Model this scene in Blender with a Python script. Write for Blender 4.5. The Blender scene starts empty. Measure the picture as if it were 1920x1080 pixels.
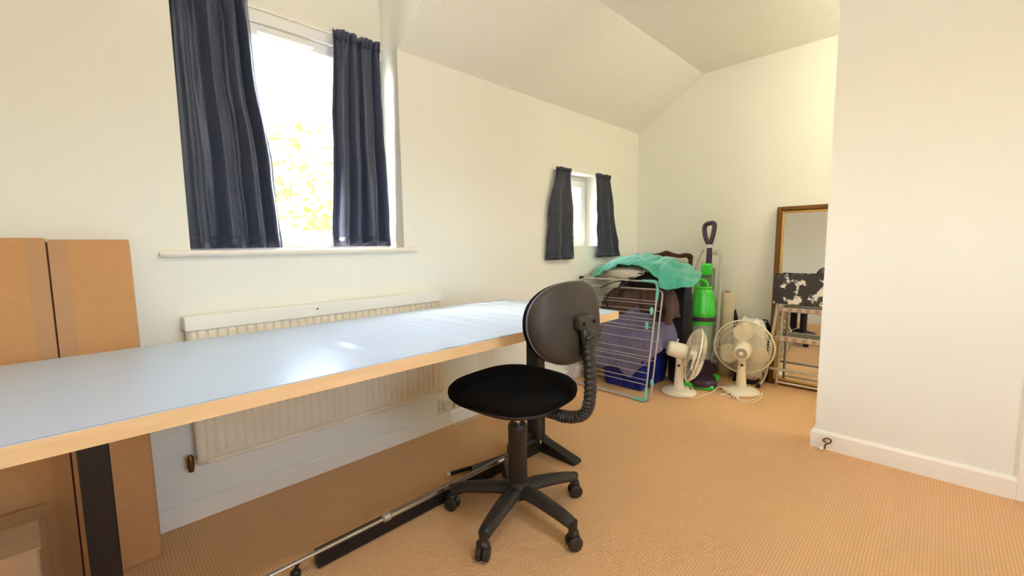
import bpy, math, random
from mathutils import Vector, Matrix, noise
random.seed(7)
PI = math.pi
scene = bpy.context.scene
COL = scene.collection

# ------------------------------------------------------------------ camera
cam_d = bpy.data.cameras.new('camera'); cam = bpy.data.objects.new('camera', cam_d); COL.objects.link(cam)
cam_d.sensor_width = 36.0; cam_d.lens = 36.0 * 796.98 / 1920.0; cam_d.clip_start = 0.02; cam_d.clip_end = 200
yaw, pitch, roll = 0.788257627, -0.0990042377, -0.0135240832
fw = Vector((math.cos(pitch)*math.cos(yaw), math.cos(pitch)*math.sin(yaw), math.sin(pitch)))
rt = fw.cross(Vector((0, 0, 1))).normalized(); up = rt.cross(fw)
r2 = rt*math.cos(roll) + up*math.sin(roll); u2 = up*math.cos(roll) - rt*math.sin(roll)
cam.matrix_world = Matrix(((r2.x, u2.x, -fw.x, 0), (r2.y, u2.y, -fw.y, 0), (r2.z, u2.z, -fw.z, 1.05), (0, 0, 0, 1)))
scene.camera = cam

# ------------------------------------------------------------------ sky, sun, exposure
scene.view_settings.view_transform = 'Standard'; scene.view_settings.look = 'None'
scene.view_settings.gamma = 1.0; scene.view_settings.exposure = 0.7
scene.view_settings.use_curve_mapping = False
world = bpy.data.worlds.new('sky'); scene.world = world; world.use_nodes = True
wn = world.node_tree.nodes; wl = world.node_tree.links
bg = wn['Background']
sky = wn.new('ShaderNodeTexSky'); sky.sky_type = 'NISHITA'; sky.sun_disc = False
sky.sun_elevation = math.radians(42); sky.sun_rotation = math.radians(-66); sky.dust_density = 3.0; sky.ozone_density = 0.6
hs = wn.new('ShaderNodeHueSaturation'); hs.inputs['Saturation'].default_value = 0.78
tint = wn.new('ShaderNodeMix'); tint.data_type = 'RGBA'; tint.blend_type = 'MULTIPLY'; tint.inputs[0].default_value = 1.0
tint.inputs[7].default_value = (1.0, 1.0, 1.0, 1)
wl.new(sky.outputs[0], hs.inputs['Color']); wl.new(hs.outputs[0], tint.inputs[6]); wl.new(tint.outputs[2], bg.inputs['Color'])
bg.inputs['Strength'].default_value = 3.3
scene.cycles.diffuse_bounces = 8; scene.cycles.max_bounces = 14

def light(name, kind, loc, rot, energy, **k):
    d = bpy.data.lights.new(name, kind); d.energy = energy
    for a, v in k.items(): setattr(d, a, v)
    o = bpy.data.objects.new(name, d); o.location = loc; o.rotation_euler = rot; COL.objects.link(o); return o
sun = light('sun', 'SUN', (-6, 6, 9), (0, 0, 0), 7.0, angle=0.01, color=(1, 0.94, 0.82))
sun.rotation_euler = Vector((0.68, -0.30, -0.67)).to_track_quat('-Z', 'Y').to_euler()
def portal(name, loc, nrm, sx, sy):
    o = light(name, 'AREA', loc, (0, 0, 0), 1.0, shape='RECTANGLE', size=sx, size_y=sy)
    o.data.cycles.is_portal = True
    o.rotation_euler = Vector(nrm).to_track_quat('-Z', 'Z').to_euler(); return o
portal('daylight_portal_dormer', (0.735, 2.33, 1.55), (0, -1, 0), 0.86, 1.02)
portal('daylight_portal_small', (2.80, 2.33, 1.32), (0, -1, 0), 0.52, 0.6)
portal('daylight_portal_fill', (0.5, -2.01, 1.5), (0, 1, 0), 1.0, 0.9)  # sky light through the added window behind the camera

# ------------------------------------------------------------------ materials
def lin(c):
    return tuple(((v/255)/12.92 if v/255 <= 0.04045 else ((v/255+0.055)/1.055)**2.4) for v in c) + (1.0,)
MATS = {}
def mat(name, c, rough=0.6, metal=0.0, var=0.06, vscale=12.0, bump=0.0, bscale=60.0, bdist=0.002, spec=0.5, trans=0.0, ior=1.45, coat=0.0, sheen=0.0, detail=4.0, alpha=1.0, sss=0.0):
    if name in MATS: return MATS[name]
    m = bpy.data.materials.new(name); m.use_nodes = True; n = m.node_tree.nodes; l = m.node_tree.links
    p = n['Principled BSDF']; p.inputs['Roughness'].default_value = rough; p.inputs['Metallic'].default_value = metal
    p.inputs['Specular IOR Level'].default_value = spec; p.inputs['Transmission Weight'].default_value = trans
    p.inputs['IOR'].default_value = ior; p.inputs['Coat Weight'].default_value = coat; p.inputs['Sheen Weight'].default_value = sheen
    p.inputs['Alpha'].default_value = alpha
    tc = n.new('ShaderNodeTexCoord'); base = lin(c)
    if var > 0:
        t = n.new('ShaderNodeTexNoise'); t.inputs['Scale'].default_value = vscale; t.inputs['Detail'].default_value = detail
        l.new(tc.outputs['Object'], t.inputs['Vector'])
        mx = n.new('ShaderNodeMix'); mx.data_type = 'RGBA'
        mx.inputs[6].default_value = tuple(max(0, v*(1-var)) for v in base[:3]) + (1,)
        mx.inputs[7].default_value = tuple(min(1, v*(1+var)) for v in base[:3]) + (1,)
        l.new(t.outputs['Fac'], mx.inputs[0]); l.new(mx.outputs[2], p.inputs['Base Color'])
    else: p.inputs['Base Color'].default_value = base
    if bump > 0:
        t2 = n.new('ShaderNodeTexNoise'); t2.inputs['Scale'].default_value = bscale; t2.inputs['Detail'].default_value = 3
        l.new(tc.outputs['Object'], t2.inputs['Vector'])
        b = n.new('ShaderNodeBump'); b.inputs['Strength'].default_value = bump; b.inputs['Distance'].default_value = bdist
        l.new(t2.outputs['Fac'], b.inputs['Height']); l.new(b.outputs[0], p.inputs['Normal'])
    MATS[name] = m; return m

wall_m = mat('cream_wall_paint', (237, 236, 226), 0.75, var=0.015, vscale=3, bump=0.25, bscale=55, bdist=0.0015, spec=0.25)
ceil_m = mat('stippled_ceiling_paint', (237, 236, 227), 0.8, var=0.015, vscale=5, bump=0.9, bscale=62, bdist=0.006, spec=0.2)
gloss_m = mat('white_gloss_paint', (244, 239, 228), 0.35, var=0.02, spec=0.4)
upvc_m = mat('white_window_plastic', (246, 246, 244), 0.3, var=0.0)
rad_m = mat('cream_radiator_enamel', (238, 228, 206), 0.4, var=0.03)
black_m = mat('black_moulded_plastic', (46, 40, 36), 0.45, var=0.1, vscale=200, bump=0.15, bscale=400, bdist=0.0005)
shell_m = mat('charcoal_textured_plastic', (60, 52, 45), 0.5, var=0.08, vscale=90, bump=0.25, bscale=500, bdist=0.0006)
seat_m = mat('black_seat_fabric', (20, 18, 17), 0.95, var=0.2, vscale=150, bump=0.3, bscale=700, bdist=0.001, spec=0.1)
steel_blk = mat('black_powder_coated_steel', (24, 20, 19), 0.4, var=0.1)
chrome_m = mat('polished_steel', (214, 208, 198), 0.22, metal=1.0, var=0.03)
alu_m = mat('brushed_aluminium', (205, 200, 190), 0.38, metal=0.85, var=0.05)
wire_m = mat('grey_coated_wire', (196, 190, 184), 0.35, metal=0.4, var=0.03)
teal_p = mat('mint_plastic', (124, 204, 184), 0.4, var=0.04)
card_m = mat('brown_cardboard', (197, 148, 100), 0.85, var=0.07, vscale=40, bump=0.15, bscale=90, bdist=0.001, spec=0.15)
card2_m = mat('brown_parcel_tape', (184, 138, 94), 0.55, var=0.05, vscale=30)
cardd_m = mat('dark_cardboard_seam', (96, 58, 34), 0.9, var=0.1)
brass_m = mat('old_brass', (120, 84, 50), 0.4, metal=0.9)

def node_mat(name):
    m = bpy.data.materials.new(name); m.use_nodes = True
    return m, m.node_tree.nodes, m.node_tree.links, m.node_tree.nodes['Principled BSDF']
def carpet():
    m, n, l, p = node_mat('tan_loop_carpet')
    p.inputs['Roughness'].default_value = 0.95; p.inputs['Specular IOR Level'].default_value = 0.1
    tc = n.new('ShaderNodeTexCoord')
    w1 = n.new('ShaderNodeTexWave'); w1.bands_direction = 'X'; w1.inputs['Scale'].default_value = 33; w1.inputs['Distortion'].default_value = 1.2; w1.inputs['Detail Scale'].default_value = 8
    w2 = n.new('ShaderNodeTexWave'); w2.bands_direction = 'Y'; w2.inputs['Scale'].default_value = 33; w2.inputs['Distortion'].default_value = 1.2; w2.inputs['Detail Scale'].default_value = 8
    mul = n.new('ShaderNodeMath'); mul.operation = 'MULTIPLY'
    nz = n.new('ShaderNodeTexNoise'); nz.inputs['Scale'].default_value = 160; nz.inputs['Detail'].default_value = 2
    big = n.new('ShaderNodeTexNoise'); big.inputs['Scale'].default_value = 2.2; big.inputs['Detail'].default_value = 3
    for t in (w1, w2, nz, big): l.new(tc.outputs['Object'], t.inputs['Vector'])
    l.new(w1.outputs['Fac'], mul.inputs[0]); l.new(w2.outputs['Fac'], mul.inputs[1])
    ad = n.new('ShaderNodeMath'); ad.operation = 'MULTIPLY_ADD'; ad.inputs[1].default_value = 0.5
    l.new(nz.outputs['Fac'], ad.inputs[0]); l.new(mul.outputs[0], ad.inputs[2])
    r = n.new('ShaderNodeValToRGB'); r.color_ramp.elements[0].position = 0.15; r.color_ramp.elements[1].position = 0.95
    r.color_ramp.elements[0].color = lin((216, 167, 119)); r.color_ramp.elements[1].color = lin((245, 203, 154))
    l.new(ad.outputs[0], r.inputs['Fac'])
    mx = n.new('ShaderNodeMix'); mx.data_type = 'RGBA'; mx.blend_type = 'MULTIPLY'; mx.inputs[0].default_value = 1.0
    r2_ = n.new('ShaderNodeValToRGB'); r2_.color_ramp.elements[0].color = (0.93, 0.92, 0.91, 1); r2_.color_ramp.elements[1].color = (1, 1, 1, 1)
    l.new(big.outputs['Fac'], r2_.inputs['Fac']); l.new(r.outputs[0], mx.inputs[6]); l.new(r2_.outputs[0], mx.inputs[7]); l.new(mx.outputs[2], p.inputs['Base Color'])
    b = n.new('ShaderNodeBump'); b.inputs['Strength'].default_value = 0.6; b.inputs['Distance'].default_value = 0.004
    l.new(ad.outputs[0], b.inputs['Height']); l.new(b.outputs[0], p.inputs['Normal']); return m
carpet_m = carpet()
def wood(name, c1, c2, rough, scale, axis='X'):
    m, n, l, p = node_mat(name); p.inputs['Roughness'].default_value = rough
    tc = n.new('ShaderNodeTexCoord'); mp = n.new('ShaderNodeMapping')
    mp.inputs['Scale'].default_value = (0.12, 1, 1) if axis == 'X' else ((1, 0.12, 1) if axis == 'Y' else (1, 1, 0.12))
    t = n.new('ShaderNodeTexNoise'); t.inputs['Scale'].default_value = scale; t.inputs['Detail'].default_value = 6
    r = n.new('ShaderNodeValToRGB'); r.color_ramp.elements[0].color = lin(c1); r.color_ramp.elements[1].color = lin(c2)
    r.color_ramp.elements[0].position = 0.3; r.color_ramp.elements[1].position = 0.7
    l.new(tc.outputs['Object'], mp.inputs[0]); l.new(mp.outputs[0], t.inputs['Vector']); l.new(t.outputs['Fac'], r.inputs[0]); l.new(r.outputs[0], p.inputs['Base Color']); return m
edge_m = wood('light_oak_edging', (228, 190, 140), (240, 206, 158), 0.5, 40, 'X')
mahog_m = wood('dark_mahogany', (62, 26, 16), (96, 44, 26), 0.35, 30, 'Y')
pine_m = wood('rough_pine', (150, 108, 62), (178, 134, 84), 0.7, 40, 'Z')
def facing(n, l, k0, k1):
    lw = n.new('ShaderNodeLayerWeight'); lw.inputs['Blend'].default_value = 0.5
    pw = n.new('ShaderNodeMath'); pw.operation = 'POWER'; pw.inputs[1].default_value = 4.0
    ma = n.new('ShaderNodeMath'); ma.operation = 'MULTIPLY_ADD'; ma.inputs[1].default_value = k1; ma.inputs[2].default_value = k0
    l.new(lw.outputs['Facing'], pw.inputs[0]); l.new(pw.outputs[0], ma.inputs[0]); return ma
def glass_thin():
    m, n, l, p = node_mat('clear_window_glass'); n.remove(p)
    tr = n.new('ShaderNodeBsdfTransparent'); gl = n.new('ShaderNodeBsdfGlossy'); gl.inputs['Roughness'].default_value = 0.0
    fr = facing(n, l, .03, .6); mx = n.new('ShaderNodeMixShader')
    l.new(fr.outputs[0], mx.inputs[0]); l.new(tr.outputs[0], mx.inputs[1]); l.new(gl.outputs[0], mx.inputs[2])
    l.new(mx.outputs[0], n['Material Output'].inputs['Surface']); return m
glass_m = glass_thin()
def film(name, ior, tintc, rough, milk):
    m, n, l, p = node_mat(name); n.remove(p)
    tr = n.new('ShaderNodeBsdfTransparent'); tr.inputs[0].default_value = tintc
    gl = n.new('ShaderNodeBsdfGlossy'); gl.inputs['Roughness'].default_value = rough
    fr = facing(n, l, .05, .7); mx = n.new('ShaderNodeMixShader')
    df = n.new('ShaderNodeBsdfDiffuse'); df.inputs[0].default_value = tintc
    m2 = n.new('ShaderNodeMixShader'); m2.inputs[0].default_value = milk
    l.new(tr.outputs[0], m2.inputs[1]); l.new(df.outputs[0], m2.inputs[2])
    l.new(fr.outputs[0], mx.inputs[0]); l.new(m2.outputs[0], mx.inputs[1]); l.new(gl.outputs[0], mx.inputs[2])
    l.new(mx.outputs[0], n['Material Output'].inputs['Surface']); return m
film_m = mat('stretch_film_over_white', (194, 212, 234), 0.28, var=0.0, spec=0.45)
bag_m = film('milky_polythene', 1.45, (0.92, 0.88, 0.80, 1), 0.25, 0.8)
bin_m = film('clear_green_tinted_plastic', 1.5, (0.66, 0.76, 0.62, 1), 0.08, 0.5)
hose_m = film('clear_grey_hose_plastic', 1.5, (0.8, 0.8, 0.76, 1), 0.15, 0.5)
grille_m = mat('ivory_fan_plastic', (240, 230, 206), 0.4, var=0.03)
blade_m = mat('translucent_ivory_blade', (238, 229, 208), 0.35, var=0.02)
desk_m = mat('white_melamine', (200, 216, 236), 0.42, var=0.01, vscale=4, spec=0.35, bump=0.04, bscale=25, bdist=0.001)
navy_m = mat('navy_curtain_fabric', (42, 51, 80), 0.42, var=0.10, vscale=9, bump=0.15, bscale=420, bdist=0.001, sheen=0.3, spec=0.7)
navy2_m = mat('faded_navy_curtain_fabric', (42, 46, 60), 0.45, var=0.12, vscale=9, bump=0.2, bscale=420, bdist=0.001, sheen=0.2, spec=0.4)
towel_m = mat('teal_towelling', (66, 160, 134), 0.9, var=0.12, vscale=14, bump=0.5, bscale=260, bdist=0.003, sheen=0.4)
blanket_m = mat('grey_mauve_fleece', (112, 106, 134), 0.95, var=0.14, vscale=12, bump=0.35, bscale=200, bdist=0.003, sheen=0.3)
jacket_m = mat('dark_brown_cloth', (84, 62, 54), 0.8, var=0.2, vscale=18, bump=0.3, bscale=120, bdist=0.003)
blackcl_m = mat('black_nylon', (22, 19, 20), 0.6, var=0.2, vscale=20, bump=0.2, bscale=160, bdist=0.002)
white_cl = mat('off_white_cotton', (226, 216, 200), 0.9, var=0.06, vscale=14, bump=0.2, bscale=120, bdist=0.002)
blue_p = mat('royal_blue_plastic', (24, 38, 128), 0.35, var=0.05)
green_p = mat('bright_green_plastic', (70, 200, 62), 0.25, var=0.06, coat=0.3)
purple_p = mat('dark_purple_plastic', (62, 40, 58), 0.35, var=0.08)
mirror_m = mat('mirror_glass', (235, 238, 238), 0.01, metal=1.0, var=0.0)
def gilt():
    m = mat('gilt_frame', (118, 80, 38), 0.45, metal=0.6, var=0.45, vscale=90, bump=1.0, bscale=110, bdist=0.006); return m
gilt_m = gilt(); gold_m = mat('gold_slip', (206, 164, 92), 0.35, metal=0.6, var=0.1, vscale=60)
tread_m = None
def tread():
    m, n, l, p = node_mat('worn_red_tread'); p.inputs['Roughness'].default_value = 0.6
    tc = n.new('ShaderNodeTexCoord'); w = n.new('ShaderNodeTexWave'); w.bands_direction = 'Y'; w.inputs['Scale'].default_value = 6; w.inputs['Distortion'].default_value = 3
    r = n.new('ShaderNodeValToRGB'); r.color_ramp.elements[0].color = lin((176, 132, 110)); r.color_ramp.elements[1].color = lin((204, 184, 162)); r.color_ramp.elements[0].position = .25; r.color_ramp.elements[1].position = .8
    l.new(tc.outputs['Object'], w.inputs['Vector']); l.new(w.outputs['Fac'], r.inputs[0]); l.new(r.outputs[0], p.inputs['Base Color']); return m
tread_m = tread()
def splat():
    m, n, l, p = node_mat('paint_splattered_black'); p.inputs['Roughness'].default_value = 0.5
    tc = n.new('ShaderNodeTexCoord'); t = n.new('ShaderNodeTexNoise'); t.inputs['Scale'].default_value = 9; t.inputs['Detail'].default_value = 9; t.inputs['Roughness'].default_value = 0.62
    r = n.new('ShaderNodeValToRGB'); r.color_ramp.elements[0].position = 0.525; r.color_ramp.elements[1].position = 0.56
    r.color_ramp.elements[0].color = lin((44, 36, 32)); r.color_ramp.elements[1].color = lin((225, 218, 206))
    l.new(tc.outputs['Object'], t.inputs['Vector']); l.new(t.outputs['Fac'], r.inputs[0]); l.new(r.outputs[0], p.inputs['Base Color']); return m
splat_m = splat()
leaf_m = mat('yellow_green_leaf', (158, 172, 84), 0.5, var=0.5, vscale=1.5)
bark_m = mat('brown_bark', (96, 76, 56), 0.9, var=0.3, vscale=20)
grass_m = mat('pale_paving', (150, 146, 134), 0.9, var=0.3, vscale=3)

# ------------------------------------------------------------------ mesh helpers
ROOT = {}
def mesh_from(verts, faces, name):
    me = bpy.data.meshes.new(name); me.from_pydata([tuple(v) for v in verts], [], faces); me.update(); return me
def tag(o, label=None, cat=None, group=None, kind=None):
    if label: o['label'] = label
    if cat: o['category'] = cat
    if group: o['group'] = group
    if kind: o['kind'] = kind
    return o
def thing(name, loc=(0, 0, 0), rz=0.0, label=None, cat=None, group=None, kind=None):
    o = bpy.data.objects.new(name, None); o.empty_display_size = 0.05; COL.objects.link(o)
    o.location = loc; o.rotation_euler = (0, 0, rz); ROOT[o.name] = Matrix.Translation(Vector(loc)) @ Matrix.Rotation(rz, 4, 'Z')
    return tag(o, label, cat, group, kind)
class MB:
    def __init__(s): s.v = []; s.f = []
    def add(s, vs, fs):
        b = len(s.v); s.v += [Vector(v) for v in vs]; s.f += [tuple(i+b for i in f) for f in fs]; return s
    def box(s, x0, y0, z0, x1, y1, z1, M=None):
        vs = [Vector((x, y, z)) for z in (z0, z1) for y in (y0, y1) for x in (x0, x1)]
        if M: vs = [M @ v for v in vs]
        return s.add(vs, [(0, 2, 3, 1), (4, 5, 7, 6), (0, 1, 5, 4), (2, 6, 7, 3), (0, 4, 6, 2), (1, 3, 7, 5)])
    def tube(s, pts, r, n=10, closed=False, flat=None):
        pts = [Vector(p) for p in pts]; k = len(pts); rs = r if isinstance(r, (list, tuple)) else [r]*k
        rings = []; ref = None
        for i in range(k):
            a = pts[(i-1) % k] if (closed or i > 0) else pts[i]; b = pts[(i+1) % k] if (closed or i < k-1) else pts[i]
            t = (b-a).normalized()
            if ref is None: ref = Vector((0, 0, 1)) if abs(t.z) < 0.9 else Vector((1, 0, 0))
            x = (ref - t*ref.dot(t)).normalized(); ref = x; y = t.cross(x)
            fx, fy = flat if flat else (1, 1)
            rings.append([pts[i] + x*(rs[i]*fx*math.cos(2*PI*j/n)) + y*(rs[i]*fy*math.sin(2*PI*j/n)) for j in range(n)])
        vs = [v for g in rings for v in g]; fs = []
        for i in range(k if closed else k-1):
            for j in range(n):
                i2 = (i+1) % k; fs.append((i*n+j, i*n+(j+1) % n, i2*n+(j+1) % n, i2*n+j))
        if not closed: fs += [tuple(range(n-1, -1, -1)), tuple((k-1)*n+j for j in range(n))]
        return s.add(vs, fs)
    def lathe(s, prof, n=32, M=None, mod=None):
        vs = []; fs = []
        for (r, z) in prof:
            for j in range(n):
                a = 2*PI*j/n; rr = r*(mod(a, z) if mod else 1); vs.append(Vector((rr*math.cos(a), rr*math.sin(a), z)))
        for i in range(len(prof)-1):
            for j in range(n): fs.append((i*n+j, i*n+(j+1) % n, (i+1)*n+(j+1) % n, (i+1)*n+j))
        fs += [tuple(range(n-1, -1, -1)), tuple((len(prof)-1)*n+j for j in range(n))]
        if M: vs = [M @ v for v in vs]
        return s.add(vs, fs)
    def prism(s, poly, h0, h1, M=None):          # poly in local xy, extruded along local z
        n = len(poly); vs = [Vector((x, y, h0)) for x, y in poly] + [Vector((x, y, h1)) for x, y in poly]
        if M: vs = [M @ v for v in vs]
        return s.add(vs, [tuple(range(n-1, -1, -1)), tuple(range(n, 2*n))] + [(i, (i+1) % n, n+(i+1) % n, n+i) for i in range(n)])
    def grid(s, P):                               # P rows x cols of points
        R_, C_ = len(P), len(P[0]); vs = [p for row in P for p in row]
        return s.add(vs, [(i*C_+j, i*C_+j+1, (i+1)*C_+j+1, (i+1)*C_+j) for i in range(R_-1) for j in range(C_-1)])
    def blob(s, c, r, p=2.4, n=28, m=16, amp=0.0, fr=6.0, seed=0.0, M=None):
        rows = []
        sg = lambda v, e: math.copysign(abs(v)**e, v)
        for i in range(m+1):
            th = -PI/2 + PI*i/m; row = []
            for j in range(n):
                ph = 2*PI*j/n; e = 2.0/p
                q = Vector((sg(math.cos(th), e)*sg(math.cos(ph), e), sg(math.cos(th), e)*sg(math.sin(ph), e), sg(math.sin(th), e)))
                k = 1 + amp*noise.noise(q*fr*0.5 + Vector((seed, seed*1.7, 3.1)))
                w = Vector((q.x*r[0]*k, q.y*r[1]*k, q.z*r[2]*k))
                if M: w = M @ w
                row.append(Vector(c) + w)
            rows.append(row)
        b = len(s.v); s.v += [v for row in rows for v in row]
        for i in range(m):
            for j in range(n): s.f.append((b+i*n+j, b+i*n+(j+1) % n, b+(i+1)*n+(j+1) % n, b+(i+1)*n+j))
        return s
    def build(s, name, m, parent=None, local=False, bevel=0.0, smooth=True, ang=35, solid=0.0, sub=0, bseg=2, loc=None):
        verts = s.v
        if parent is not None:
            if not local:
                Mi = ROOT[parent.name].inverted(); verts = [Mi @ v for v in verts]
            o = bpy.data.objects.new(name, mesh_from(verts, s.f, name)); COL.objects.link(o); o.parent = parent; ROOT[o.name] = ROOT[parent.name]
        else:
            if loc is None:
                xs = [v.x for v in verts]; ys = [v.y for v in verts]; zs = [v.z for v in verts]
                loc = Vector(((min(xs)+max(xs))/2, (min(ys)+max(ys))/2, min(zs)))
            loc = Vector(loc)
            o = bpy.data.objects.new(name, mesh_from([v-loc for v in verts], s.f, name)); COL.objects.link(o); o.location = loc
            ROOT[o.name] = Matrix.Translation(loc)
        me = o.data; me.materials.append(m)
        if smooth:
            me.shade_smooth()
            if ang < 180: me.set_sharp_from_angle(angle=math.radians(ang))
        if sub: d = o.modifiers.new('sub', 'SUBSURF'); d.levels = sub; d.render_levels = sub
        if solid: d = o.modifiers.new('solid', 'SOLIDIFY'); d.thickness = solid; d.offset = 0
        if bevel: d = o.modifiers.new('bevel', 'BEVEL'); d.width = bevel; d.segments = bseg; d.limit_method = 'ANGLE'
        return o
def cr(p0, p1, p2, p3, t):
    return 0.5*((2*p1) + (p2-p0)*t + (2*p0-5*p1+4*p2-p3)*t*t + (3*p1-p0-3*p2+p3)*t**3)
def spline(pts, n):
    pts = [Vector(p) for p in pts]; out = []; k = len(pts)-1
    for i in range(n+1):
        u = i/n*k; a = min(int(u), k-1); t = u-a
        out.append(cr(pts[max(a-1, 0)], pts[a], pts[a+1], pts[min(a+2, k)], t))
    return out
def patch(ctrl, nu, nv, amp=0.0, fr=10.0, seed=0.0, st=(1, 1, 1)):
    rows = [spline(r, nu) for r in ctrl]; cols = [spline([r[j] for r in rows], nv) for j in range(nu+1)]
    G = [[cols[j][i] for j in range(nu+1)] for i in range(nv+1)]
    if amp:
        H = [[v.copy() for v in row] for row in G]
        for i in range(nv+1):
            for j in range(nu+1):
                a = G[min(i+1, nv)][j]-G[max(i-1, 0)][j]; b = G[i][min(j+1, nu)]-G[i][max(j-1, 0)]
                nr = a.cross(b); nr = nr.normalized() if nr.length > 1e-9 else Vector((0, 0, 1))
                g_ = G[i][j]; p = Vector((g_.x*st[0], g_.y*st[1], g_.z*st[2]))*fr + Vector((seed, 0, seed))
                d = noise.noise(p) + 0.5*noise.noise(p*2.1) - 0.6*abs(noise.noise(p*1.3 + Vector((5, 1, 2))))
                H[i][j] += nr*amp*d
        G = H
    return G
def rotM(axis, ang, loc=(0, 0, 0)): return Matrix.Translation(Vector(loc)) @ Matrix.Rotation(ang, 4, axis)
def dirM(loc, d, upv=(0, 0, 1)):                 # local z along d
    z = Vector(d).normalized(); x = Vector(upv).cross(z); x = x.normalized() if x.length > 1e-6 else Vector((1, 0, 0)); y = z.cross(x)
    return Matrix(((x.x, y.x, z.x, loc[0]), (x.y, y.y, z.y, loc[1]), (x.z, y.z, z.z, loc[2]), (0, 0, 0, 1)))
def struct(name, mb, m, **k):
    o = mb.build(name, m, smooth=k.pop('smooth', False), **k); o['kind'] = 'structure'; return o

# ------------------------------------------------------------------ room shell
XR, XF, YR, YW = -1.6, 3.635, -1.8, 2.0     # rear, far, right, window walls
ZC, ZE, YS = 2.41, 2.045, 1.433             # flat ceiling, eave height, foot of the slope
DX0, DX1, DY = 0.278, 1.19, 2.16            # dormer recess
struct('floor', MB().box(XR-.2, YR-.2, -0.1, XF+.2, YW+.3, 0), carpet_m)
w = MB(); zt = ZE
w.box(XR-.2, YW, 0, DX0, 2.32, zt); w.box(DX0, YW, 0, DX1, 2.32, 1.036)
w.box(DX1, YW, 0, 2.55, 2.32, zt); w.box(2.55, YW, 0, 3.05, 2.32, 1.035); w.box(2.55, YW, 1.612, 3.05, 2.32, zt); w.box(3.05, YW, 0, XF+.2, 2.32, zt)
w.box(DX0, DY, 2.085, DX1, 2.32, 2.5)
ch = [(YW, ZE+.004), (YS, ZC+.004), (YS, 2.5), (2.32, 2.5), (2.32, ZE)]
for x0, x1 in ((DX1, DX1+.06), (DX0-.06, DX0)):
    Mx = Matrix(((0, 0, 1, 0), (1, 0, 0, 0), (0, 1, 0, 0), (0, 0, 0, 1))); w.prism(ch, x0, x1, Mx)
struct('wall_left', w, wall_m, loc=(0, YW, 0))
struct('wall_far', MB().box(XF, YR-.2, 0, XF+.2, YW+.3, 2.55), wall_m, loc=(XF, 0, 0))
w = MB(); w.box(XR-.2, YR-.2, 0, XF+.2, YR, 1.05); w.box(XR-.2, YR-.2, 1.95, XF+.2, YR, 2.55); w.box(XR-.2, YR-.2, 1.05, 0, YR, 1.95); w.box(1.0, YR-.2, 1.05, XF+.2, YR, 1.95)
struct('wall_right', w, wall_m, loc=(0, YR, 0))
struct('wall_rear', MB().box(XR-.2, YR, 0, XR, YW, 2.55), wall_m, loc=(XR, 0, 0))
w = MB(); w.box(2.59, -0.345, 0, 2.70, 0.40, ZC+.02); w.box(2.59, YR, 0, 2.70, -1.12, ZC+.02); w.box(2.59, -1.12, 2.02, 2.70, -0.345, ZC+.02)
struct('wall_partition', w, wall_m, loc=(2.59, 0.4, 0))
c = MB(); c.box(XR-.2, YR-.2, ZC, XF+.2, YS, ZC+.12); c.box(DX0-.05, YS, ZC, DX1+.05, 2.32, ZC+.12)
struct('ceiling', c, ceil_m, loc=(1, 0, ZC))
sl = Matrix(((0, 0, 1, 0), (1, 0, 0, 0), (0, 1, 0, 0), (0, 0, 0, 1)))
k_ = (ZC-ZE)/(YW-YS)
poly = [(YS, ZC), (YW+.3, ZE-.3*k_), (YW+.3, ZE-.3*k_+.16), (YS, ZC+.16)]
struct('ceiling_slope', MB().prism(poly, DX1+.004, XF+.2, sl), ceil_m, loc=(2.4, 1.7, ZE))
struct('ceiling_slope', MB().prism(poly, XR-.2, DX0-.004, sl), ceil_m, loc=(-.6, 1.7, ZE))
def skirting(name, path, h, t):                  # path of xy points, room on the left of travel
    mb = MB(); prof = [(0, 0), (t, 0), (t, h*.86), (t*.55, h*.97), (t*.25, h), (0, h)]; n = len(prof); rings = []
    P = [Vector((x, y, 0)) for x, y in path]
    for i, p in enumerate(P):
        a = (p-P[i-1]).normalized() if i else None; b = (P[i+1]-p).normalized() if i < len(P)-1 else None
        na = Vector((-a.y, a.x, 0)) if a else None; nb = Vector((-b.y, b.x, 0)) if b else None
        if na and nb: nn = (na+nb)/(1+na.dot(nb))
        else: nn = na or nb
        rings.append([p+nn*u+Vector((0, 0, v)) for u, v in prof])
    vs = [v for r in rings for v in r]; fs = []
    for i in range(len(P)-1):
        for j in range(n): fs.append((i*n+j, (i+1)*n+j, (i+1)*n+(j+1) % n, i*n+(j+1) % n))
    fs += [tuple(range(n)), tuple((len(P)-1)*n+j for j in range(n-1, -1, -1))]
    mb.add(vs, fs); return struct(name, mb, gloss_m)
skirting('baseboard_left', [(XF, YW), (XR, YW)], 0.08, 0.018)
skirting('baseboard_far', [(XF, YR), (XF, YW)], 0.08, 0.018)
skirting('baseboard_partition', [(2.59, -0.275), (2.59, 0.40), (2.70, 0.40)], 0.092, 0.016)
t = MB(); t.box(2.572, -0.345, 0, 2.595, -0.275, 2.07); t.box(2.572, -1.19, 0, 2.595, -1.12, 2.07); t.box(2.572, -1.12, 2.0, 2.595, -0.345, 2.07)
struct('trim_1', t, gloss_m, bevel=0.004)
d1 = thing('door_1', (2.64, -0.73, 0), kind='structure')
MB().box(2.62, -1.115, .006, 2.66, -0.35, 2.015).build('door_leaf', gloss_m, d1, smooth=False)
for (y0, y1) in ((-1.03, -.78), (-.69, -.44)):
    for (z0, z1) in ((.2, .85), (1.0, 1.85)): MB().box(2.612, y0, z0, 2.62, y1, z1).build('door_panel', gloss_m, d1, bevel=.003, smooth=False)
MB().tube([(2.62, -.42, 1.0), (2.57, -.42, 1.0), (2.57, -.53, 1.0)], .009).build('door_handle', chrome_m, d1)

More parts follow.
